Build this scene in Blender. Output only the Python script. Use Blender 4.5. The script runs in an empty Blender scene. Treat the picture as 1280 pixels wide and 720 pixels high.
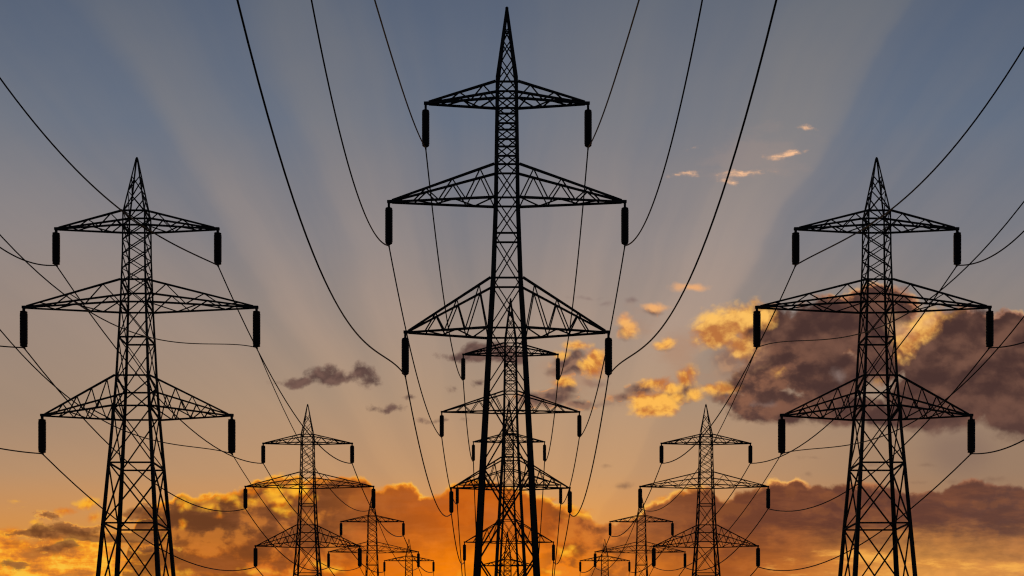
import bpy, math, random
import numpy as np
from mathutils import Vector

random.seed(7)
scene = bpy.context.scene
COL = scene.collection
PPM = 14.0                 # photo pixels per metre at the distance of the nearest pylons
FPX = 1620.0               # focal length in photo pixels (1280 wide)
D1 = FPX / PPM             # distance of the nearest pylons
EYE = 1.7

# ------------------------------------------------------------------ materials
def lin(c):
    c = c / 255.0
    return c / 12.92 if c <= 0.04045 else ((c + 0.055) / 1.055) ** 2.4

def rgb(r, g, b):
    return (lin(r), lin(g), lin(b), 1.0)

def make_mat(name, c0, c1, scale, rough, spec=0.3, metal=0.0, bump=0.0):
    m = bpy.data.materials.new(name)
    m.use_nodes = True
    nt = m.node_tree
    bs = nt.nodes['Principled BSDF']
    tc = nt.nodes.new('ShaderNodeTexCoord')
    n = nt.nodes.new('ShaderNodeTexNoise')
    n.inputs['Scale'].default_value = scale
    n.inputs['Detail'].default_value = 6
    r = nt.nodes.new('ShaderNodeValToRGB')
    r.color_ramp.elements[0].position = 0.35
    r.color_ramp.elements[1].position = 0.68
    r.color_ramp.elements[0].color = (*c0, 1)
    r.color_ramp.elements[1].color = (*c1, 1)
    nt.links.new(tc.outputs['Object'], n.inputs['Vector'])
    nt.links.new(n.outputs['Fac'], r.inputs['Fac'])
    nt.links.new(r.outputs['Color'], bs.inputs['Base Color'])
    bs.inputs['Roughness'].default_value = rough
    bs.inputs['Specular IOR Level'].default_value = spec
    bs.inputs['Metallic'].default_value = metal
    if bump:
        b = nt.nodes.new('ShaderNodeBump')
        b.inputs['Strength'].default_value = bump
        nt.links.new(n.outputs['Fac'], b.inputs['Height'])
        nt.links.new(b.outputs['Normal'], bs.inputs['Normal'])
    return m

M_STEEL = make_mat('weathered_dark_steel', (0.030, 0.030, 0.031), (0.055, 0.052, 0.050), 2.5, 0.85, 0.15)
M_INSUL = make_mat('brown_porcelain', (0.022, 0.015, 0.012), (0.034, 0.022, 0.017), 6.0, 0.55, 0.2)
M_CABLE = make_mat('oxidised_aluminium_cable', (0.035, 0.035, 0.036), (0.05, 0.05, 0.05), 8.0, 0.8, 0.15)
M_CONC = make_mat('concrete', (0.24, 0.23, 0.21), (0.34, 0.33, 0.30), 4.0, 0.9, 0.2, bump=0.2)
M_FIELD = make_mat('field_grass', (0.035, 0.045, 0.018), (0.075, 0.075, 0.035), 0.08, 0.95, 0.1, bump=0.3)

# ------------------------------------------------------------------ mesh building
class MB:
    def __init__(self):
        self.v = []
        self.f = []

    def quad_prism(self, p, q, prof0, prof1):
        n = len(prof0)
        b = len(self.v)
        self.v += [tuple(p + o) for o in prof0] + [tuple(q + o) for o in prof1]
        for i in range(n):
            j = (i + 1) % n
            self.f.append((b + i, b + j, b + n + j, b + n + i))
        self.f.append(tuple(b + i for i in reversed(range(n))))
        self.f.append(tuple(b + n + i for i in range(n)))

    def bar(self, p, q, w, w2=None):
        p, q = Vector(p), Vector(q)
        d = (q - p)
        if d.length < 1e-6:
            return
        d.normalize()
        up = Vector((0, 0, 1)) if abs(d.z) < 0.9 else Vector((0, 1, 0))
        a = d.cross(up).normalized()
        c = d.cross(a).normalized()
        w2 = w if w2 is None else w2
        pr = lambda s: [a * s / 2 + c * s / 2, a * s / 2 - c * s / 2, -a * s / 2 - c * s / 2, -a * s / 2 + c * s / 2]
        self.quad_prism(p, q, pr(w), pr(w2))

    def angle(self, p, q, w0, w1, sx, sy, t=0.22):
        """L-shaped steel angle, corner turned outward (sx, sy)."""
        p, q = Vector(p), Vector(q)
        def pr(w):
            k = w * t
            pts = [(0, 0), (-w, 0), (-w, -k), (-k, -k), (-k, -w), (0, -w)]
            o = [Vector((sx * x, sy * y, 0)) for x, y in pts]
            return o if sx * sy > 0 else o[::-1]
        self.quad_prism(p, q, pr(w0), pr(w1))

    def lathe(self, cx, cy, prof, seg=14):
        b = len(self.v)
        n = len(prof)
        for r, z in prof:
            for k in range(seg):
                a = 2 * math.pi * k / seg
                self.v.append((cx + r * math.cos(a), cy + r * math.sin(a), z))
        for i in range(n - 1):
            for k in range(seg):
                k2 = (k + 1) % seg
                self.f.append((b + i * seg + k, b + i * seg + k2, b + (i + 1) * seg + k2, b + (i + 1) * seg + k))
        self.f.append(tuple(b + k for k in reversed(range(seg))))
        self.f.append(tuple(b + (n - 1) * seg + k for k in range(seg)))

    def tube(self, pts, rads, seg=6):
        b = len(self.v)
        n = len(pts)
        for i, p in enumerate(pts):
            p = Vector(p)
            d = Vector(pts[min(i + 1, n - 1)]) - Vector(pts[max(i - 1, 0)])
            d.normalize()
            a = d.cross(Vector((0, 0, 1))).normalized()
            c = d.cross(a).normalized()
            for k in range(seg):
                t = 2 * math.pi * k / seg
                self.v.append(tuple(p + (a * math.cos(t) + c * math.sin(t)) * rads[i]))
        for i in range(n - 1):
            for k in range(seg):
                k2 = (k + 1) % seg
                self.f.append((b + i * seg + k, b + i * seg + k2, b + (i + 1) * seg + k2, b + (i + 1) * seg + k))
        self.f.append(tuple(b + k for k in reversed(range(seg))))
        self.f.append(tuple(b + (n - 1) * seg + k for k in range(seg)))

    def build(self, name, mat, parent=None, smooth=False):
        me = bpy.data.meshes.new(name)
        me.from_pydata(self.v, [], self.f)
        me.validate()
        me.update()
        if smooth:
            for p in me.polygons:
                p.use_smooth = True
        me.materials.append(mat)
        o = bpy.data.objects.new(name, me)
        COL.objects.link(o)
        if parent is not None:
            o.parent = parent
        return o

def tag(o, label=None, cat=None, group=None, kind=None):
    if label: o['label'] = label
    if cat: o['category'] = cat
    if group: o['group'] = group
    if kind: o['kind'] = kind

# ------------------------------------------------------------------ pylons
# heights are in photo pixels above the horizon at the nearest pylons, turned into metres
def H(px):
    return EYE + px / PPM

CENTRE = dict(
    hw=[(872, 1.6), (780, 13.8), (630, 16.0), (529, 19.8), (466, 24.0), (167, 40.5), (-24, 51.0)],
    arms=[dict(tip=753, half=101.5, up=774, lo=753, n=3, sk=0, sl=0),
          dict(tip=630, half=147.5, up=671, lo=629.5, n=4, sk=0, sl=0),
          dict(tip=467, half=127, up=529, lo=466, n=4, sk=0, sl=0)],
    ins=[(-8, -55), (-7, -54), (-7, -54)],
    insr=4.8, ring_end=.6,
    panels=[848, 830, 806, 774, 753, 734, 714, 693, 671, 629.5, 585, 529, 466, 392, 296, 185, 60, -24],
    rings=[774, 753, 734, 714, 693, 671, 629.5, 585, 529, 466],
    leg=(3.6, 7.8), legexp=1.0, chord=2.7, brace=1.5, ring=2.0)
SIDE = dict(
    hw=[(684, 1.4), (612, 14.2), (560, 14.8), (498, 16.8), (402, 21.2), (365, 23.6), (162, 38.8), (-24, 52.0)],
    arms=[dict(tip=596, half=101, up=614, lo=596, n=3, sk=0, sl=0),
          dict(tip=498, half=145.5, up=524, lo=498, n=3, sk=4, sl=2, dx=4.0),
          dict(tip=363, half=118.5, up=402, lo=366, n=5, sk=6, sl=4)],
    ins=[(-5, -44.5), (-5, -49.5), (-5, -47)],
    insr=4.85, ring_end=.95,
    panels=[660, 640, 614, 596, 578, 560, 542, 524, 498, 456, 402, 366, 299, 224, 120, -24],
    rings=[456, 299, 224, 120],
    leg=(1.5, 7.2), legexp=1.5, chord=2.15, brace=1.25, ring=1.9)

SIDE_R = dict(SIDE, arms=[dict(a, dx=-a.get('dx', 0)) for a in SIDE['arms']])

def interp(tab, h):
    if h >= tab[0][0]:
        return tab[0][1]
    for (h0, w0), (h1, w1) in zip(tab, tab[1:]):
        if h <= h0 and h >= h1:
            return w0 + (w1 - w0) * (h0 - h) / (h0 - h1)
    return tab[-1][1]

def build_pylon(S, drop=0.0):
    """drop: pixels cut from the foot of the tower (a shorter tower of the same head)."""
    root = bpy.data.objects.new('electricity_pylon', None)
    COL.objects.link(root)
    base = -EYE * PPM + drop
    Z = lambda h: H(h - drop)
    hw = lambda h: interp(S['hw'], h) / PPM
    top = S['hw'][0][0]
    leg_w = lambda h: (S['leg'][0] + (S['leg'][1] - S['leg'][0]) * min(1.0, 1 - h / top) ** S['legexp']) / PPM
    # legs
    hs = [h for h, _ in S['hw'] if h > base] + [base]
    for sx in (-1, 1):
        for sy in (-1, 1):
            m = MB()
            for h0, h1 in zip(hs, hs[1:]):
                m.angle((sx * hw(h0), sy * hw(h0), Z(h0)), (sx * hw(h1), sy * hw(h1), Z(h1) - 0.02), leg_w(h0), leg_w(h1), sx, sy, 0.3)
            m.build('leg', M_STEEL, root)
            f = MB()
            b = hw(base)
            f.quad_prism(Vector((sx * b, sy * b, -0.6)), Vector((sx * b, sy * b, 0.45)),
                         [Vector((x * .8, y * .8, 0)) for x, y in ((-1, -1), (1, -1), (1, 1), (-1, 1))],
                         [Vector((x * .5, y * .5, 0)) for x, y in ((-1, -1), (1, -1), (1, 1), (-1, 1))])
            f.build('footing', M_CONC, root)
    # lattice between the legs
    m = MB()
    bw = S['brace'] / PPM
    P = [h for h in S['panels'] if h > base] + [base]
    faces = [((-1, -1), (1, -1)), ((-1, 1), (1, 1)), ((-1, -1), (-1, 1)), ((1, -1), (1, 1))]
    for h0, h1 in zip(P, P[1:]):
        w0, w1 = hw(h0) - leg_w(h0) * .35, hw(h1) - leg_w(h1) * .35
        k = bw * (0.85 if h0 > 450 else 1.05 if h0 > 300 else 1.3)
        for (ax, ay), (cx, cy) in faces:
            m.bar((ax * w0, ay * w0, Z(h0)), (cx * w1, cy * w1, Z(h1)), k)
            m.bar((cx * w0 * .985, cy * w0 * .985, Z(h0)), (ax * w1 * .985, ay * w1 * .985, Z(h1)), k)
    for h in S['rings']:
        if h <= base:
            continue
        w = hw(h) - leg_w(h) * .3
        for (ax, ay), (cx, cy) in faces:
            m.bar((ax * w, ay * w, Z(h)), (cx * w, cy * w, Z(h)), S['ring'] / PPM)
    for A in S['arms'] if S['arms'][1]['sk'] else ():
        for h, e in ((A['up'], A['sk']), (A['lo'], A['sl'])):
            w = hw(h) - leg_w(h) * .3
            for (ax, ay), (cx, cy) in faces:
                m.bar((ax * w, ay * w, Z(h - ay * e)), (cx * w, cy * w, Z(h - cy * e)), S['ring'] / PPM)
    # pointed cap
    m.build('bracing', M_STEEL, root)
    m = MB()
    m.bar((0, 0, Z(top) - .3), (0, 0, Z(top) + .1), 2.2 * S['hw'][0][1] / PPM, .12)
    m.build('peak_cap', M_STEEL, root)
    # cross-arms and insulators
    for A, (i0, i1) in zip(S['arms'], S['ins']):
        cw = S['chord'] / PPM
        for sx in (-1, 1):
            m = MB()
            ox = A.get('dx', 0) / PPM
            tipx = (A['half'] - 4) / PPM
            T = Vector((ox + sx * tipx, 0, Z(A['tip'])))
            n = A['n']
            for sy in (-1, 1):
                # near chords carry the skew upward, far chords downward
                U = Vector((sx * hw(A['up']), sy * hw(A['up']), Z(A['up'] - sy * A['sk'])))
                L = Vector((sx * hw(A['lo']), sy * hw(A['lo']), Z(A['lo'] - sy * A['sl'])))
                tU = T + Vector((0, sy * .12, .08))
                tL = T + Vector((0, sy * .12, -.05))
                m.bar(U, tU, cw, cw * .8)
                m.bar(L, tL, cw, cw * .8)
                # zigzag of the side face, panels shrink towards the tip
                ts = [1 - (1 - i / (2 * n)) ** 1.12 for i in range(2 * n)]
                prev = None
                for i, t in enumerate(ts):
                    if t > 0.9:
                        break
                    pt = (L.lerp(tL, t) if i % 2 == 0 else U.lerp(tU, t))
                    if prev is not None:
                        m.bar(prev, pt, bw * .95)
                    prev = pt
            # bottom face
            Ln = Vector((sx * hw(A['lo']), -hw(A['lo']), Z(A['lo'] + A['sl'])))
            Lf = Vector((sx * hw(A['lo']), hw(A['lo']), Z(A['lo'] - A['sl'])))
            prev = None
            for i in range(n + 1):
                t = i / (n + 1.2)
                pt = (Ln if i % 2 == 0 else Lf).lerp(T, t)
                if prev is not None:
                    m.bar(prev, pt, bw * .9)
                prev = pt
            # end plate
            m.bar(T + Vector((-sx * .3, 0, 0)), (ox + sx * (A['half'] + 2.2) / PPM, 0, Z(A['tip'])), .26, .22)
            m.build('crossarm', M_STEEL, root)
            # insulator string
            x = ox + sx * A['half'] / PPM
            z0, z1 = Z(A['tip'] + i0), Z(A['tip'] + i1)
            R = S['insr'] / PPM
            re = S['ring_end']
            prof = [(R * .3, z0 + .02), (R * re, z0 - .05)]
            nd = 22
            dz = (z0 - z1 - .2) / nd
            for k in range(nd):
                zt = z0 - .1 - k * dz
                e = 0.93 if k in (0, nd - 1) else 1.0
                prof += [(R * e * .96, zt), (R * e, zt - dz * .4), (R * e * .99, zt - dz * .6), (R * e * .94, zt - dz * .8)]
            prof += [(R * re, z1 + .05), (R * .3, z1 - .02)]
            i = MB()
            i.lathe(x, 0, prof[::-1], 16)
            ins = i.build('insulator', M_INSUL, root)
            hgr = MB()
            hgr.bar((x, 0, Z(A['tip']) + .02), (x, 0, z0 + .01), .2)
            hgr.build('hanger', M_STEEL, ins)
            c = MB()
            c.bar((x, -.3, z1 - .07), (x, .3, z1 - .07), .13)
            c.build('wire_clamp', M_STEEL, ins)
    return root

def copy_tree(o, parent=None):
    c = o.copy()
    COL.objects.link(c)
    c.parent = parent
    for ch in list(o.children):
        copy_tree(ch, c)
    return c

def place(o, px, s):
    d = D1 / s
    o.location = ((px - 640.0) / (PPM * s), d, 0.0)

centre_spots = [(633.6, 1.0), (638.2, .583), (636.2, .438), (634.4, .351)]
left_spots = [(171.2, 1.0), (384.6, .55), (465.3, .386), (511.2, .304)]
right_spots = [(1095.6, 1.0), (882.4, .55), (801.6, .386), (756.0, .304)]
C4DROP = 753 - 175 / .351

clabels = ['tallest lattice pylon with thick black legs, nearest of the centre row',
           'pylon of the centre row framed between the legs of the tallest pylon',
           'third pylon down the centre row, half hidden behind two larger ones',
           'smallest pylon of the centre row, low behind the others near the frame bottom']
llabels = ['large lattice pylon on the left under plain grey sky',
           'mid-sized pylon left of centre, its top above a gold-rimmed cloud',
           'small pylon left of centre with its peak behind a hanging insulator',
           'tiniest pylon left of centre against plain orange sky']
rlabels = ['large lattice pylon on the right in front of the purple cloud',
           'mid-sized pylon right of centre standing before the dark brown cloud bank',
           'small pylon right of centre with its peak below a hanging insulator',
           'tiniest pylon right of centre beside a bright golden cloud']
GROUP = 'lattice pylons in three rows'

proto_c = build_pylon(CENTRE)
proto_s = build_pylon(SIDE)
proto_r = build_pylon(SIDE_R)
first = {'c': True, 's': True, 'r': True}
def put(kind, spot, label):
    proto = {'c': proto_c, 's': proto_s, 'r': proto_r}[kind]
    if first[kind]:
        o = proto
        first[kind] = False
    else:
        o = copy_tree(proto)
    place(o, *spot)
    tag(o, label, 'pylon', GROUP)
    return o
for i in range(3):
    put('c', centre_spots[i], clabels[i])
o = build_pylon(CENTRE, C4DROP)
place(o, *centre_spots[3])
tag(o, clabels[3], 'pylon', GROUP)
for i in range(4):
    put('s', left_spots[i], llabels[i])
for i in range(4):
    put('r', right_spots[i], rlabels[i])

# ------------------------------------------------------------------ cables
# shape of the span that passes over the camera: height change against t = 1 - distance/D1
def fit(px0, py0, pts, vp=640.0):
    """px, py traced along one cable of the photograph -> sag curve of that span."""
    X, Zp = px0 - vp, 882.0 - py0
    t, dz, w = [], [], []
    for x, y in pts:
        s = (x - vp) / X
        t.append(1 - 1 / s)
        dz.append((882.0 - y) / s - Zp)
    t, dz = np.array(t), np.array(dz)
    deg = 3 if len(pts) > 4 else 2
    A = np.stack([t ** (k + 1) for k in range(deg)], 1)
    c = np.linalg.lstsq(A, dz, rcond=None)[0]
    return list(c) + [0] * (3 - deg), float(max(t)), 640.0 - vp

cb = fit(506, 467, [(300.7, 0), (316.7, 76.7), (335, 155), (360.7, 238), (380, 287), (401.7, 333.7), (425, 379), (452, 417), (477.5, 444), (502, 466.2)], 633.6)
cm = fit(485, 304.5, [(388, 0), (396.7, 40), (408.3, 100), (423.3, 163.3), (444.7, 239), (452, 256), (466.6, 288.6), (480.4, 303.8)], 633.6)
ct = fit(532, 182, [(470, 0), (483.3, 48.3), (500, 98.3), (519.3, 155), (527, 174)], 633.6)
lrt = fit(272, 331, [(0, 95), (30.5, 140.5), (61, 175), (91.6, 208), (122, 237), (151, 261.7), (196.7, 292), (231, 313.6), (267, 328)])
lrm = fit(320, 433, [(0, 290.5), (33, 328), (83, 368), (240, 427), (310, 432)])
lrb = fit(288, 566, [(0, 413), (41.7, 461), (104, 509.6), (208, 553), (283, 565)])
llt = ([-600, 2100, 0], .11, 0)
llm = ([-430, 470, 0], .06, 0)
llb = ([-280, 440, 0], .09, 0)
rlt = fit(994.5, 330, [(1280, 54.6), (1248.75, 104.6), (1213.3, 160.8), (1171.7, 204.6), (1130, 244), (1070, 289), (1035, 310), (998, 329)])
rlm = fit(946.5, 433, [(1280, 246), (1259, 275), (1226, 317), (1205, 339), (1179, 359), (1070, 412.6), (961, 432)])
rlb = fit(978, 565.5, [(1280, 392), (1245, 440), (1198, 486.7), (1116.7, 535.3), (1058, 556), (984.5, 565)])
rrt = fit(1197, 331, [(1213, 330.4), (1238, 321), (1259, 306.7), (1280, 289)])
rrm = fit(1236, 433, [(1260, 431), (1280, 426)])
rrb = fit(1216, 564, [(1241, 562), (1260.6, 556.7), (1280, 547.7)])

def cable(spots, S, side, level, near, sags, rad, label, group):
    coef, tmax, drift = near
    tmax = max(tmax, 0.05) + 0.04
    A = S['arms'][level]
    rel = S['ins'][level][1] - 1.0
    pts, rads = [], []
    hx = []
    for j, (px, s) in enumerate(spots):
        x = (px - 640.0) / (PPM * s) + (side * A['half'] + A.get('dx', 0)) / PPM
        drop = C4DROP if (S is CENTRE and j == 3) else 0
        z = H(A['tip'] + rel - drop)
        hx.append((x, D1 / s, z))
    x1, y1, z1 = hx[0]
    f = lambda t: coef[0] * t + coef[1] * t * t + coef[2] * t ** 3
    df = lambda t: coef[0] + 2 * coef[1] * t + 3 * coef[2] * t * t
    ts = [1.35, 1.2, 1.05, .95, .85, .78] + [tmax * (1 - i / 40) for i in range(40)]
    ts = sorted(set([t for t in ts if t <= tmax + 1e-9] + [t for t in ts if t > tmax]), reverse=True)
    for t in ts:
        if t <= tmax:
            dz = f(t)
        else:      # carries on over the camera towards the tower behind it
            dz = f(tmax) + (df(tmax) + 60) * (t - tmax) + 220 * (t - tmax) ** 2
        pts.append((x1 + drift * t / PPM, D1 * (1 - t), z1 + dz / PPM))
        rads.append(rad * (1 - .55 * min(t, .9)))
    N = 22
    for (a, b, sag) in zip(hx, hx[1:], sags):
        for i in range(N):
            u = i / N
            pts.append((a[0] + (b[0] - a[0]) * u, a[1] + (b[1] - a[1]) * u,
                        a[2] + (b[2] - a[2]) * u - 4 * sag / PPM * u * (1 - u)))
            rads.append(rad * (1 + .45 * (pts[-1][1] / D1 - 1)))
    e = hx[-1]
    for i in range(13):
        u = i / 12
        pts.append((e[0], e[1] + 60 * u, e[2] + (1.2 - e[2]) * u - 4 * 2.5 * u * (1 - u)))
        rads.append(rad * 1.3)
    m = MB()
    m.tube(pts, rads, 6)
    o = m.build('power_cable', M_CABLE, None, True)
    tag(o, label, 'cable', group)

lev = ['top', 'middle', 'bottom']
rows = [('centre', centre_spots, CENTRE, {(-1, 0): ct, (1, 0): ct, (-1, 1): cm, (1, 1): cm, (-1, 2): cb, (1, 2): cb},
         {0: (66, 46, 40), 1: (48, 38, 30), 2: (62, 44, 34)}),
        ('left', left_spots, SIDE, {(-1, 0): llt, (1, 0): lrt, (-1, 1): llm, (1, 1): lrm, (-1, 2): llb, (1, 2): lrb},
         {0: (62, 54, 40), 1: (70, 56, 40), 2: (56, 46, 36)}),
        ('right', right_spots, SIDE_R, {(1, 0): rrt, (-1, 0): rlt, (1, 1): rrm, (-1, 1): rlm, (1, 2): rrb, (-1, 2): rlb},
         {0: (62, 54, 40), 1: (70, 56, 40), 2: (56, 46, 36)})]
for rname, spots, S, near, sags in rows:
    for (side, level), c in near.items():
        thin = (rname == 'left' and side == 1 and level > 0) or (rname == 'right' and side == -1 and level > 0)
        rad = .042 if thin else .06
        lab = 'black cable hung from the %s %s insulators of the %s pylon row' % (lev[level], 'left' if side < 0 else 'right', rname)
        cable(spots, S, side, level, c, sags[level], rad, lab, 'conductor cables strung between the pylons')

# ------------------------------------------------------------------ ground
g = MB()
NX, NY = 60, 70
for j in range(NY + 1):
    for i in range(NX + 1):
        x = (i / NX - .5) * 9000
        y = -2500 + 9500 * j / NY
        g.v.append((x, y, 0.0))
for j in range(NY):
    for i in range(NX):
        a = j * (NX + 1) + i
        g.f.append((a, a + 1, a + NX + 2, a + NX + 1))
ground = g.build('ground', M_FIELD)
tag(ground, kind='structure')

# ------------------------------------------------------------------ sky
world = bpy.data.worlds.new('World')
scene.world = world
world.use_nodes = True
NT = world.node_tree
NT.nodes.clear()

class E:
    """a scalar or colour socket with arithmetic"""
    def __init__(self, s): self.s = s
    def __add__(a, b): return mth('ADD', a, b)
    def __radd__(a, b): return mth('ADD', b, a)
    def __sub__(a, b): return mth('SUBTRACT', a, b)
    def __rsub__(a, b): return mth('SUBTRACT', b, a)
    def __mul__(a, b): return mth('MULTIPLY', a, b)
    def __rmul__(a, b): return mth('MULTIPLY', b, a)
    def __truediv__(a, b): return mth('DIVIDE', a, b)

def put_in(sock, v):
    if isinstance(v, E):
        NT.links.new(v.s, sock)
    else:
        sock.default_value = v

def mth(op, *args, clamp=False):
    n = NT.nodes.new('ShaderNodeMath')
    n.operation = op
    n.use_clamp = clamp
    for i, a in enumerate(args):
        put_in(n.inputs[i], a)
    return E(n.outputs[0])

def mix_f(fac, a, b):
    return a + (b - a) * fac

def sstep(x, a, b):
    n = NT.nodes.new('ShaderNodeMapRange')
    n.interpolation_type = 'SMOOTHSTEP'
    put_in(n.inputs['Value'], x)
    n.inputs['From Min'].default_value = a
    n.inputs['From Max'].default_value = b
    return E(n.outputs['Result'])

def mix(fac, a, b, mode='MIX'):
    n = NT.nodes.new('ShaderNodeMix')
    n.data_type = 'RGBA'
    n.blend_type = mode
    n.clamp_factor = True
    put_in(n.inputs[0], fac)
    put_in(n.inputs[6], a)
    put_in(n.inputs[7], b)
    return E(n.outputs[2])

def ramp(x, stops, interp='LINEAR'):
    n = NT.nodes.new('ShaderNodeValToRGB')
    cr = n.color_ramp
    cr.interpolation = interp
    while len(cr.elements) < len(stops):
        cr.elements.new(0.5)
    for e, (p, c) in zip(cr.elements, stops):
        e.position = p
    for e, (p, c) in zip(cr.elements, stops):
        e.color = rgb(*c)
    put_in(n.inputs[0], x)
    return E(n.outputs['Color'])

def curve(x, pts):
    n = NT.nodes.new('ShaderNodeFloatCurve')
    c = n.mapping.curves[0]
    while len(c.points) < len(pts):
        c.points.new(0.5, 0.5)
    for p, (a, b) in zip(c.points, pts):
        p.location = (a, b)
        p.handle_type = 'AUTO_CLAMPED'
    n.mapping.update()
    put_in(n.inputs['Value'], x)
    return E(n.outputs['Value'])

def noise(vec, scale, detail=6, rough=.55, lac=2.0, dist=0.0, off=(0, 0, 0), stretch=(1, 1, 1)):
    mp = NT.nodes.new('ShaderNodeMapping')
    mp.inputs['Location'].default_value = off
    mp.inputs['Scale'].default_value = stretch
    put_in(mp.inputs['Vector'], vec)
    n = NT.nodes.new('ShaderNodeTexNoise')
    n.noise_dimensions = '2D'
    n.inputs['Scale'].default_value = scale
    n.inputs['Detail'].default_value = detail
    n.inputs['Roughness'].default_value = rough
    n.inputs['Lacunarity'].default_value = lac
    n.inputs['Distortion'].default_value = dist
    NT.links.new(mp.outputs[0], n.inputs['Vector'])
    return E(n.outputs['Fac']), E(n.outputs['Color'])

def puffs(vec, scale, off=(0, 0, 0), stretch=(1, 1, 1), detail=2.5):
    mp = NT.nodes.new('ShaderNodeMapping')
    mp.inputs['Location'].default_value = off
    mp.inputs['Scale'].default_value = stretch
    put_in(mp.inputs['Vector'], vec)
    n = NT.nodes.new('ShaderNodeTexVoronoi')
    n.voronoi_dimensions = '2D'
    n.feature = 'SMOOTH_F1'
    n.inputs['Scale'].default_value = scale
    n.inputs['Detail'].default_value = detail
    n.inputs['Roughness'].default_value = .5
    n.inputs['Smoothness'].default_value = .35
    NT.links.new(mp.outputs[0], n.inputs['Vector'])
    return E(n.outputs['Distance'])

def vadd(a, b, k):
    n = NT.nodes.new('ShaderNodeVectorMath')
    n.operation = 'MULTIPLY_ADD'
    put_in(n.inputs[0], b)
    n.inputs[1].default_value = (k, k, 0)
    put_in(n.inputs[2], a)
    return E(n.outputs[0])

def vadd3(a, c):
    n = NT.nodes.new('ShaderNodeVectorMath')
    n.operation = 'ADD'
    put_in(n.inputs[0], a)
    n.inputs[1].default_value = (c[0], c[1], 0)
    return E(n.outputs[0])

def vscale(a, k):
    n = NT.nodes.new('ShaderNodeVectorMath')
    n.operation = 'SCALE'
    put_in(n.inputs[0], a)
    n.inputs['Scale'].default_value = k
    return E(n.outputs[0])

def blobs(vec, lst):
    """signed depth (hundreds of pixels of sky angle) inside a union of ellipses"""
    acc = None
    for b in lst:
        x, y, rx, ry = b[:4]
        rot = b[4] if len(b) > 4 else 0
        if rot:
            mp = NT.nodes.new('ShaderNodeMapping')
            mp.vector_type = 'TEXTURE'
            mp.inputs['Location'].default_value = (x / 100, y / 100, 0)
            mp.inputs['Rotation'].default_value = (0, 0, math.radians(rot))
            mp.inputs['Scale'].default_value = (rx / 100, ry / 100, 1)
            put_in(mp.inputs['Vector'], vec)
        else:
            mp = NT.nodes.new('ShaderNodeVectorMath')
            mp.operation = 'MULTIPLY_ADD'
            put_in(mp.inputs[0], vec)
            mp.inputs[1].default_value = (100 / rx, 100 / ry, 0)
            mp.inputs[2].default_value = (-x / rx, -y / ry, 0)
        ln = NT.nodes.new('ShaderNodeVectorMath')
        ln.operation = 'LENGTH'
        NT.links.new(mp.outputs[0], ln.inputs[0])
        r = math.sqrt(min(rx, ry) * min(max(rx, ry), 2.5 * min(rx, ry))) / 100
        d = mth('MULTIPLY_ADD', E(ln.outputs['Value']), -r, r)
        acc = d if acc is None else mth('SMOOTH_MAX', acc, d, 0.04)
    return acc

# sky direction -> angle-tangent coordinates; 1 unit = 100 photo pixels of sky
tc = NT.nodes.new('ShaderNodeTexCoord')
sep = NT.nodes.new('ShaderNodeSeparateXYZ')
NT.links.new(tc.outputs['Generated'], sep.inputs[0])
dx, dy, dz = (E(sep.outputs[i]) for i in range(3))
yc = mth('MAXIMUM', dy, 0.12)
U = mth('MULTIPLY_ADD', dx / yc, FPX / 100, 6.4)
W = mth('MULTIPLY_ADD', dz / yc, -FPX / 100, 8.82)
cmb = NT.nodes.new('ShaderNodeCombineXYZ')
put_in(cmb.inputs[0], U)
put_in(cmb.inputs[1], W)
P = E(cmb.outputs[0])

u01 = U / 12.8
w01 = W / 7.2
# warped coordinates for ragged outlines
_, warpc = noise(P, 1.3, 5, .55, off=(3, 8, 0))
wsep = NT.nodes.new('ShaderNodeSeparateColor')
NT.links.new(warpc.s, wsep.inputs[0])
wcmb = NT.nodes.new('ShaderNodeCombineXYZ')
put_in(wcmb.inputs[0], mth('MULTIPLY_ADD', E(wsep.outputs[0]) - .5, .17, U))
put_in(wcmb.inputs[1], mth('MULTIPLY_ADD', E(wsep.outputs[1]) - .5, .17, W))
Q = E(wcmb.outputs[0])
def billow(vec, off=(0, 0, 0)):
    """lumpy relief: soft heaps with creases between them, plus ragged fine structure"""
    n0, _ = noise(vec, 3.2, 9, .62, off=(1.7 + off[0], 4.1 + off[1], 0), stretch=(1, 1.2, 1))
    n1, _ = noise(vec, 3.4, 1, .4, off=(7.3 + off[0], 2.9 + off[1], 0), stretch=(1, 1.15, 1))
    n2, _ = noise(vec, 8.5, 1, .4, off=(3.3 + off[0] , 9.4 + off[1], 0), stretch=(1, 1.1, 1))
    p1 = mth('ABSOLUTE', n1 - .5)
    p2 = mth('ABSOLUTE', n2 - .5)
    return n0, p1, mth('MULTIPLY_ADD', n0 - .5, .5, mth('MULTIPLY_ADD', p1 - .1, .75, (p2 - .1) * .3))
nf, _, ROUGH = billow(Q)
_, _, R_UP = billow(vadd3(Q, (0.015, -0.07)))
UP = mth('MULTIPLY_ADD', ROUGH - R_UP, 2.2, .5)     # fine relief
sh0, _ = noise(Q, 1.9, 6, .52, off=(6.1, 3.7, 0), stretch=(1, 1.35, 1))
sh1, _ = noise(vadd3(Q, (-.05, -.14)), 1.9, 6, .52, off=(6.1, 3.7, 0), stretch=(1, 1.35, 1))
SH = mth('MULTIPLY_ADD', sh0 - sh1, 2.6, .5)        # broad soft relief, lit from the upper left
# UP:     # > .5 where the relief faces upward
nl, _ = noise(P, 1.1, 5, .5, off=(9.2, 2.2, 0), stretch=(1, 1.6, 1))      # broad patches
ns, _ = noise(P, 2.2, 8, .62, off=(5.1, 7.3, 0), stretch=(.55, 2.2, 1))   # streaks
NF = nf - 0.5

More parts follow.
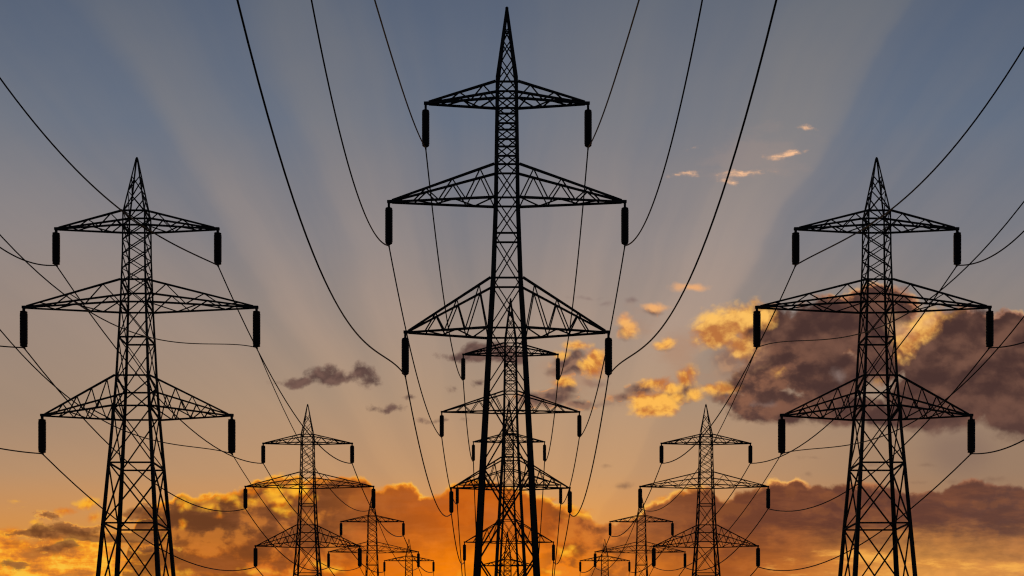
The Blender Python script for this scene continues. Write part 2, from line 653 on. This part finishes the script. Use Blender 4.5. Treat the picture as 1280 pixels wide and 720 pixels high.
# clear sky, cool and warm, and the beams that fan out from the sun
cool = ramp(w01, [(0, (88, 103, 128)), (.21, (104, 118, 140)), (.42, (130, 130, 138)), (.555, (150, 138, 132)), (.69, (168, 143, 123)), (.82, (186, 142, 107)), (.93, (222, 140, 58)), (1, (238, 150, 45))])
warm = ramp(w01, [(0, (117, 121, 130)), (.21, (141, 138, 140)), (.42, (173, 157, 150)), (.555, (190, 163, 146)), (.69, (195, 160, 130)), (.82, (206, 157, 112)), (.93, (236, 155, 62)), (1, (248, 170, 55))])
_rn, _ = noise(P, .9, 3, .5, off=(4.4, 6.6, 0))
ang = mth('ARCTAN2', mth('MULTIPLY_ADD', _rn - .5, .35, U - 6.4), mth('MAXIMUM', 8.3 - W, .05))
a01 = mth('MULTIPLY_ADD', ang, 180 / math.pi / 120, .5)
rayp_ = [(-60, .55), (-44, .48), (-37, .22), (-34, .24), (-30.5, .5), (-27.5, .4), (-24.5, .22), (-19.5, .54), (-14, .42), (-8, .2), (-3, .22), (5, .45), (11, .56), (16, .44), (22, .62), (27, .78), (30.2, .7), (31.6, .28), (34, .14), (60, .16)]
rayp = [(a, .38 + (v - .38) * 1.3) for a, v in rayp_]
ray = curve(a01, [((a + 60) / 120, v) for a, v in rayp])
rv = NT.nodes.new('ShaderNodeCombineXYZ')
put_in(rv.inputs[0], a01 * 34.0)
put_in(rv.inputs[1], W * .12)
rfine, _ = noise(E(rv.outputs[0]), 1.0, 3, .55, off=(2.3, 5.5, 0))
ray = ray + (nl - .5) * 0.15 + (rfine - .5) * .42
ray = mix_f(sstep(W, 2.6, 6.0) * .4, ray, .42)
sky = mix(ray, cool, warm)
sk = NT.nodes.new('ShaderNodeTexSky')
sk.sky_type = 'NISHITA'
sk.sun_disc = False
SUN_EL = math.radians(2.2)
sk.sun_elevation = SUN_EL
sk.sun_rotation = 0.0
SKY_STRENGTH = 0.05
sky = mix(.22, sky, vscale(E(sk.outputs[0]), SKY_STRENGTH))
# duller air to the far right, mauve to the left
rightdim = sstep(U, 8.6, 12.6) * sstep(W, 3.4, 6.0)
sky = mix(rightdim * .55, sky, rgb(128, 108, 95))
leftmauve = sstep(4.0 - U, 0.0, 4.0) * sstep(W, 2.2, 4.2) * (1 - sstep(W, 5.0, 6.2))
sky = mix(leftmauve * .35, sky, rgb(140, 122, 110))

RIMMID = ramp(u01, [(0, (226, 130, 34)), (.5, (228, 130, 36)), (.7, (196, 122, 64)), (1, (160, 106, 82))])

def cloud(cur, D, core, soft=.12, rim=None, rw=.1, rimk=1.0, opacity=1.0):
    a = sstep(D, 0.0, soft)
    if rim is not None:
        e = (1 - sstep(D, soft * .3, rw)) * rimk
        core = mix(sstep(e, 0.0, .55), core, RIMMID)
        core = mix(sstep(e, .45, .95), core, rim)
    return mix(a * opacity, cur, core)

# high wisps
D = blobs(Q, [(940, 195, 85, 34, -12)]) + (ns - .5) * 1.1 + NF * .5
sky = cloud(sky, D, rgb(172, 146, 134), .45, opacity=.2)
WR = NF * .2 + (ns - .5) * .26 + .015
D = blobs(Q, [(1006, 159, 15, 4), (985, 193, 28, 4, -8), (935, 214, 28, 5), (918, 226, 14, 4), (858, 217, 14, 4), (868, 184, 18, 4, -10), (845, 219, 8, 3)]) + WR
sky = cloud(sky, D, mix(sstep(D, .0, .09), rgb(182, 148, 128), rgb(252, 196, 150)), .1, opacity=.95)

# small dull clouds left of and behind the centre
D = blobs(Q, [(380, 476, 22, 7), (400, 470, 20, 11), (425, 473, 22, 11), (450, 466, 17, 12), (462, 477, 16, 9), (362, 478, 12, 3), (407, 463, 10, 6), (452, 459, 8, 5), (437, 472, 16, 9), (412, 474, 30, 9), (468, 480, 10, 6),
              (575, 448, 26, 7), (600, 442, 26, 12), (625, 441, 30, 12), (645, 446, 20, 9), (497, 508, 14, 4), (484, 510, 10, 3), (466, 510, 6, 2), (512, 494, 6, 3),
              (570, 484, 10, 5), (598, 480, 10, 4), (550, 523, 20, 3)]) + ROUGH * .06 + NF * .28 + .022
sky = cloud(sky, D, mix(sstep(UP, .2, .9), rgb(86, 63, 59), rgb(114, 85, 76)), .11, opacity=.95)
D = blobs(Q, [(735, 371, 26, 4), (757, 378, 12, 4), (792, 378, 12, 5), (742, 478, 26, 7), (752, 503, 40, 7), (757, 584, 10, 4), (774, 607, 22, 5, -4), (782, 650, 16, 6),
              (1160, 581, 16, 4), (1010, 572, 22, 4), (1010, 596, 9, 4), (1150, 603, 20, 3), (1192, 601, 18, 6), (1240, 600, 30, 6), (1090, 580, 20, 4)]) + ROUGH * .22
sky = cloud(sky, D, mix(sstep(W, 4.0, 6.2), rgb(126, 102, 98), rgb(116, 86, 70)), .16, opacity=.75)
# thin tan veil that joins the small cumulus
D = blobs(Q, [(815, 496, 66, 20), (712, 470, 56, 34), (765, 492, 60, 14), (850, 440, 40, 44), (900, 480, 46, 20), (800, 405, 40, 22)]) + (ns - .5) * .5 + ROUGH * .2
sky = cloud(sky, D, rgb(176, 132, 104), .4, opacity=.5)
# dark bodies of the small cumulus right of the centre pylon
D = blobs(Q, [(712, 455, 26, 17), (700, 465, 24, 9), (722, 445, 18, 12), (692, 498, 30, 14), (705, 488, 16, 12), (720, 506, 30, 7), (664, 500, 22, 12), (802, 487, 24, 11), (842, 496, 26, 11), (782, 415, 12, 11),
              (775, 495, 24, 7), (818, 390, 15, 5), (904, 494, 28, 8), (857, 488, 14, 14), (830, 436, 14, 4)]) + ROUGH * .2 + .02
dk = mix(sstep(UP, .2, .8), rgb(96, 70, 64), rgb(146, 108, 88))
sky = cloud(sky, D, dk, .13, rim=rgb(240, 176, 96), rw=.09, rimk=sstep(UP, .5, .75) * .8, opacity=.95)
# their sunlit sides
LT = sstep(UP * .55 + SH * .45 + NF * .7, .22, .76)
lit = mix(LT, rgb(192, 112, 54), rgb(254, 186, 82))
D = blobs(Q, [(746, 448, 13, 14), (740, 458, 15, 12), (722, 432, 20, 6), (702, 443, 10, 6), (700, 479, 14, 6), (806, 503, 18, 15), (826, 507, 22, 17), (813, 515, 22, 9), (822, 480, 22, 7), (838, 486, 18, 8), (856, 474, 13, 12), (862, 468, 9, 8), (866, 492, 12, 7), (846, 496, 12, 8),
              (781, 401, 11, 10), (787, 411, 11, 10), (820, 385, 15, 5), (826, 430, 15, 7), (832, 427, 10, 8), (862, 359, 18, 4), (888, 486, 14, 7), (912, 484, 20, 8)]) + ROUGH * .16 + NF * .08 + .045
sky = cloud(sky, D, mix(sstep(W, 3.6, 4.5), rgb(236, 172, 116), lit), .13, opacity=.97)

# big purple cumulus on the right
core = mix(sstep(SH * .6 + nl * .4 + NF * .12, .2, .95), rgb(74, 51, 47), rgb(116, 81, 67))
core = mix(sstep(10.6 - U, 0, 1.3) * sstep(W, 4.1, 4.7) * sstep(SH * .7 + ns * .4, .4, .8) * .7, core, rgb(152, 102, 76))
core = mix(sstep(W, 4.7, 5.6) * .5, core, rgb(102, 72, 64))
D = blobs(Q, [(985, 440, 58, 46), (960, 415, 40, 35), (1035, 410, 52, 42), (1100, 392, 52, 42), (1035, 470, 60, 36), (950, 478, 40, 26), (965, 510, 60, 22), (1045, 512, 55, 22), (925, 500, 30, 10),
              (1215, 450, 92, 66), (1260, 432, 60, 44), (1180, 500, 75, 44), (1290, 500, 80, 54), (1130, 520, 60, 20), (1105, 425, 44, 60)]) + ROUGH * .28 + NF * .1 + .04
D = D * mth('MULTIPLY_ADD', sstep(W, 4.9, 5.6), -.55, 1.0)
rk = sstep(5.0 - W, 0.0, 1.2) * sstep(nl, .36, .56)
sky = cloud(sky, D, core, .12, rim=rgb(250, 184, 104), rw=.15, rimk=rk * .85)
# rain haze under it
D = blobs(P, [(1200, 565, 70, 45, 12)]) + (nl - .5) * .3
sky = cloud(sky, D, rgb(126, 102, 92), .5, opacity=.5)
# grey windows in the purple cloud
D = blobs(Q, [(1050, 470, 15, 12), (956, 506, 20, 5), (935, 455, 10, 8)]) + ROUGH * .25
sky = cloud(sky, D, rgb(148, 126, 118), .16, opacity=.65)
# dull warm shoulder, then the sunlit flank of the purple cloud
D = blobs(Q, [(912, 448, 34, 30), (940, 440, 34, 30), (900, 420, 36, 28)]) + ROUGH * .22 + (nl - .5) * .2
sky = cloud(sky, D, mix(sstep(UP * .5 + ns * .5, .35, .7), rgb(138, 98, 80), rgb(184, 134, 98)), .3, opacity=.75)
lit2 = mix(sstep(UP * .35 + SH * .5 + NF * .5 + sstep(4.5 - W, 0, .9) * .35, .3, .9), rgb(186, 114, 60), rgb(255, 194, 98))
D = blobs(Q, [(898, 412, 40, 31), (950, 396, 26, 18), (915, 400, 30, 24), (928, 395, 26, 20), (880, 412, 20, 16), (925, 430, 28, 22), (940, 381, 13, 9), (908, 486, 24, 8), (888, 484, 10, 6), (975, 464, 15, 8, -35),
              (1150, 412, 46, 21, -30), (1134, 430, 20, 22), (1182, 398, 28, 8, -18), (1122, 447, 10, 13), (1098, 482, 12, 8), (1062, 361, 10, 5, -30), (1245, 391, 8, 4)]) + ROUGH * .28 + NF * .12 + .01
sky = cloud(sky, D, lit2, .2, opacity=.96)
D = blobs(Q, [(1126, 412, 26, 20), (1160, 402, 24, 10, -25), (1118, 394, 20, 10)]) + ROUGH * .2
sky = cloud(sky, D, rgb(232, 182, 134), .24, opacity=.55)

# cloud bank along the bottom
tops = [(0, 745), (60, 745), (120, 735), (150, 690), (175, 645), (195, 634), (215, 624), (240, 622), (265, 619), (300, 614), (318, 606), (335, 600), (360, 598), (400, 600), (425, 598), (447, 597),
        (462, 607), (476, 613), (488, 607), (505, 607), (518, 612), (530, 622), (545, 622), (560, 610), (580, 604), (620, 606), (670, 620), (700, 634), (735, 646), (760, 656), (785, 652), (810, 634),
        (835, 622), (858, 614), (885, 612), (903, 626), (920, 618), (945, 612), (962, 602), (976, 601), (984, 606), (993, 600), (1004, 606), (1020, 610), (1050, 610), (1080, 606), (1110, 611), (1140, 618), (1170, 617), (1195, 606), (1215, 602), (1240, 607), (1280, 610)]
T = curve(u01, [(x / 1280, (y - 500) / 200) for x, y in tops]) * 2.0 + 5.0
T = T + (1 - sstep(U, .5, 1.8)) * 3.0
Db = (W - T) + ROUGH * .2 + NF * .08 + .05
ctop = ramp(u01, [(0, (150, 96, 48)), (.11, (128, 78, 40)), (.2, (118, 70, 38)), (.33, (148, 82, 38)), (.44, (200, 96, 20)), (.53, (196, 96, 24)), (.6, (160, 94, 52)), (.68, (122, 68, 42)), (.8, (102, 60, 47)), (1, (98, 66, 57))])
cbot = ramp(u01, [(0, (238, 160, 60)), (.1, (232, 150, 52)), (.19, (196, 104, 26)), (.34, (234, 114, 4)), (.45, (250, 132, 2)), (.55, (246, 130, 8)), (.64, (208, 112, 32)), (.71, (166, 86, 32)), (.78, (196, 112, 46)), (.88, (236, 160, 74)), (1, (214, 142, 74))])
vmix = sstep(W + (ns - .5) * .6 + NF * .2 + sstep(u01, .18, .3) * (1 - sstep(u01, .3, .4)) * -.15, 6.45, 7.2)
core = mix(vmix, ctop, cbot)
lump = (1 - sstep(u01, .30, .36)) + sstep(u01, .52, .55) * (1 - sstep(u01, .58, .64))     # the broken, lumpy stretches
core = mix((1 - sstep(SH * .8 + nl * .25, .36, .72)) * (lump * .5 + .14), core, rgb(98, 54, 30))
core = mix(sstep(SH + NF * .3, .55, .95) * (lump * .4 + .08), core, rgb(226, 134, 48))
core = mix(sstep(ns, .4, .7) * .14, core, rgb(200, 120, 70))
rimp = [(0, .3), (190, .7), (215, 1), (260, 1), (330, 1), (380, .9), (420, .5), (450, .8), (475, .6), (500, 1), (528, 1), (545, .5), (565, .9), (600, .9), (670, .8), (700, 1), (740, 1), (765, .3), (790, .5), (815, 1), (842, 1),
        (855, .8), (875, .9), (890, .3), (905, .5), (930, .2), (950, .7), (965, 1), (1000, 1), (1012, .5), (1030, .12), (1060, .2), (1085, .6), (1105, .2), (1130, .1), (1150, .3), (1175, .1), (1195, .3), (1220, .45), (1245, .3), (1280, .1)]
rk = curve(u01, [(x / 1280, v) for x, v in rimp]) * sstep(nl * .6 + nf * .4, .3, .48)
sky = cloud(sky, Db, core, .06, rim=ramp(u01, [(0, (255, 174, 46)), (.5, (255, 186, 62)), (.7, (255, 190, 84)), (.8, (250, 184, 100)), (1, (226, 152, 104))]), rw=.12, rimk=rk)

# glowing gold parts of the bank
lit3 = mix(sstep(UP * .5 + SH * .5 + NF * .7 + (ns - .5) * .4, .2, .75), rgb(222, 118, 22), rgb(255, 182, 46))
D = blobs(Q, [(18, 625, 15, 4), (82, 640, 20, 8), (106, 630, 22, 8), (118, 646, 18, 8), (12, 664, 16, 7), (20, 684, 26, 9), (108, 684, 26, 8), (90, 699, 40, 5), (10, 702, 20, 8), (105, 717, 26, 6), (40, 655, 20, 3),
              (228, 632, 14, 8), (248, 626, 22, 7), (285, 623, 24, 8), (318, 614, 16, 9), (345, 612, 20, 14), (352, 628, 18, 14), (372, 612, 20, 16), (385, 622, 14, 10), (265, 634, 20, 7), (318, 626, 18, 9), (275, 645, 12, 7), (228, 655, 8, 10), (360, 640, 14, 10), (300, 632, 10, 8),
              (690, 623, 16, 6), (720, 641, 26, 9), (703, 634, 16, 7), (735, 636, 10, 5), (706, 688, 18, 9), (715, 684, 10, 8), (690, 716, 24, 6), (575, 718, 20, 6),
              (828, 626, 16, 6, -20), (857, 619, 12, 4, -10), (418, 712, 20, 8), (400, 706, 14, 6), (240, 717, 60, 6), (330, 714, 40, 6)]) + ROUGH * .26
sky = cloud(sky, D, lit3, .14, opacity=.95)
# streaky glow on the left
D = blobs(P, [(70, 700, 130, 44), (10, 690, 60, 40)]) + (ns - .5) * 1.3
GL = ramp(sstep(ns * .65 + nf * .45, .42, .68), [(0, (176, 98, 42)), (.35, (230, 130, 36)), (.65, (252, 160, 34)), (1, (255, 200, 62))])
sky = cloud(sky, D, GL, .3, opacity=.8)
# brown streaks on the left
D = blobs(Q, [(92, 664, 36, 10), (58, 669, 36, 9), (26, 668, 20, 5), (112, 672, 20, 7), (64, 688, 34, 8), (84, 684, 16, 7), (58, 645, 18, 5), (176, 641, 22, 9), (160, 671, 44, 8), (185, 686, 30, 6), (20, 706, 22, 4)]) + NF * .2 + (ns - .5) * .3 + ROUGH * .06 + .03
sky = cloud(sky, D, mix(sstep(ns * .6 + UP * .4, .3, .7), rgb(104, 60, 34), rgb(158, 98, 52)), .1, rim=rgb(255, 190, 60), rw=.07, rimk=sstep(UP, .45, .65), opacity=.94)
# glow under the right end of the bank
D = blobs(P, [(1040, 706, 90, 18, -6), (1170, 706, 90, 12), (1260, 708, 60, 10)]) + (ns - .5) * .9
sky = cloud(sky, D, mix(sstep(ns, .4, .62), rgb(214, 128, 52), rgb(252, 180, 80)), .3, opacity=.75)

# rest of the dome: dim dusk behind the viewer
back = ramp(dz, [(0, (62, 58, 62)), (.3, (52, 58, 72)), (1, (44, 52, 68))])
front = sstep(dy, .12, .5)
sky = mix(front, back, sky)

bg = NT.nodes.new('ShaderNodeBackground')
put_in(bg.inputs['Color'], vscale(sky, 1 / SKY_STRENGTH))
bg.inputs['Strength'].default_value = SKY_STRENGTH
out = NT.nodes.new('ShaderNodeOutputWorld')
NT.links.new(bg.outputs[0], out.inputs['Surface'])
world.cycles.sampling_method = 'MANUAL'
world.cycles.sample_map_resolution = 256

# low sun behind the pylons, veiled by the cloud bank
sl = bpy.data.lights.new('sun', 'SUN')
sl.energy = 0.35
sl.angle = math.radians(0.5)
sl.color = (1.0, 0.62, 0.32)
so = bpy.data.objects.new('sun', sl)
COL.objects.link(so)
so.rotation_euler = (math.radians(-90) + SUN_EL, 0, 0)   # light travels towards -Y, slightly down
so.location = (0, 400, 60)

# ------------------------------------------------------------------ camera
cd = bpy.data.cameras.new('camera')
cam = bpy.data.objects.new('camera', cd)
COL.objects.link(cam)
cam.location = (0, 0, EYE)
cam.rotation_euler = (math.radians(90), 0, 0)
cd.sensor_width = 36
cd.lens = FPX / 1280 * 36
cd.shift_y = (882 - 360) / 1280
cd.clip_start = 0.1
cd.clip_end = 20000
scene.camera = cam

vs = scene.view_settings
vs.view_transform = 'Standard'
vs.look = 'None'
vs.exposure = 0
vs.gamma = 1
vs.use_curve_mapping = False
scene.cycles.use_denoising = False
scene.cycles.max_bounces = 3
scene.cycles.filter_width = 1.2
scene.cycles.use_adaptive_sampling = True
scene.cycles.adaptive_threshold = 0.02
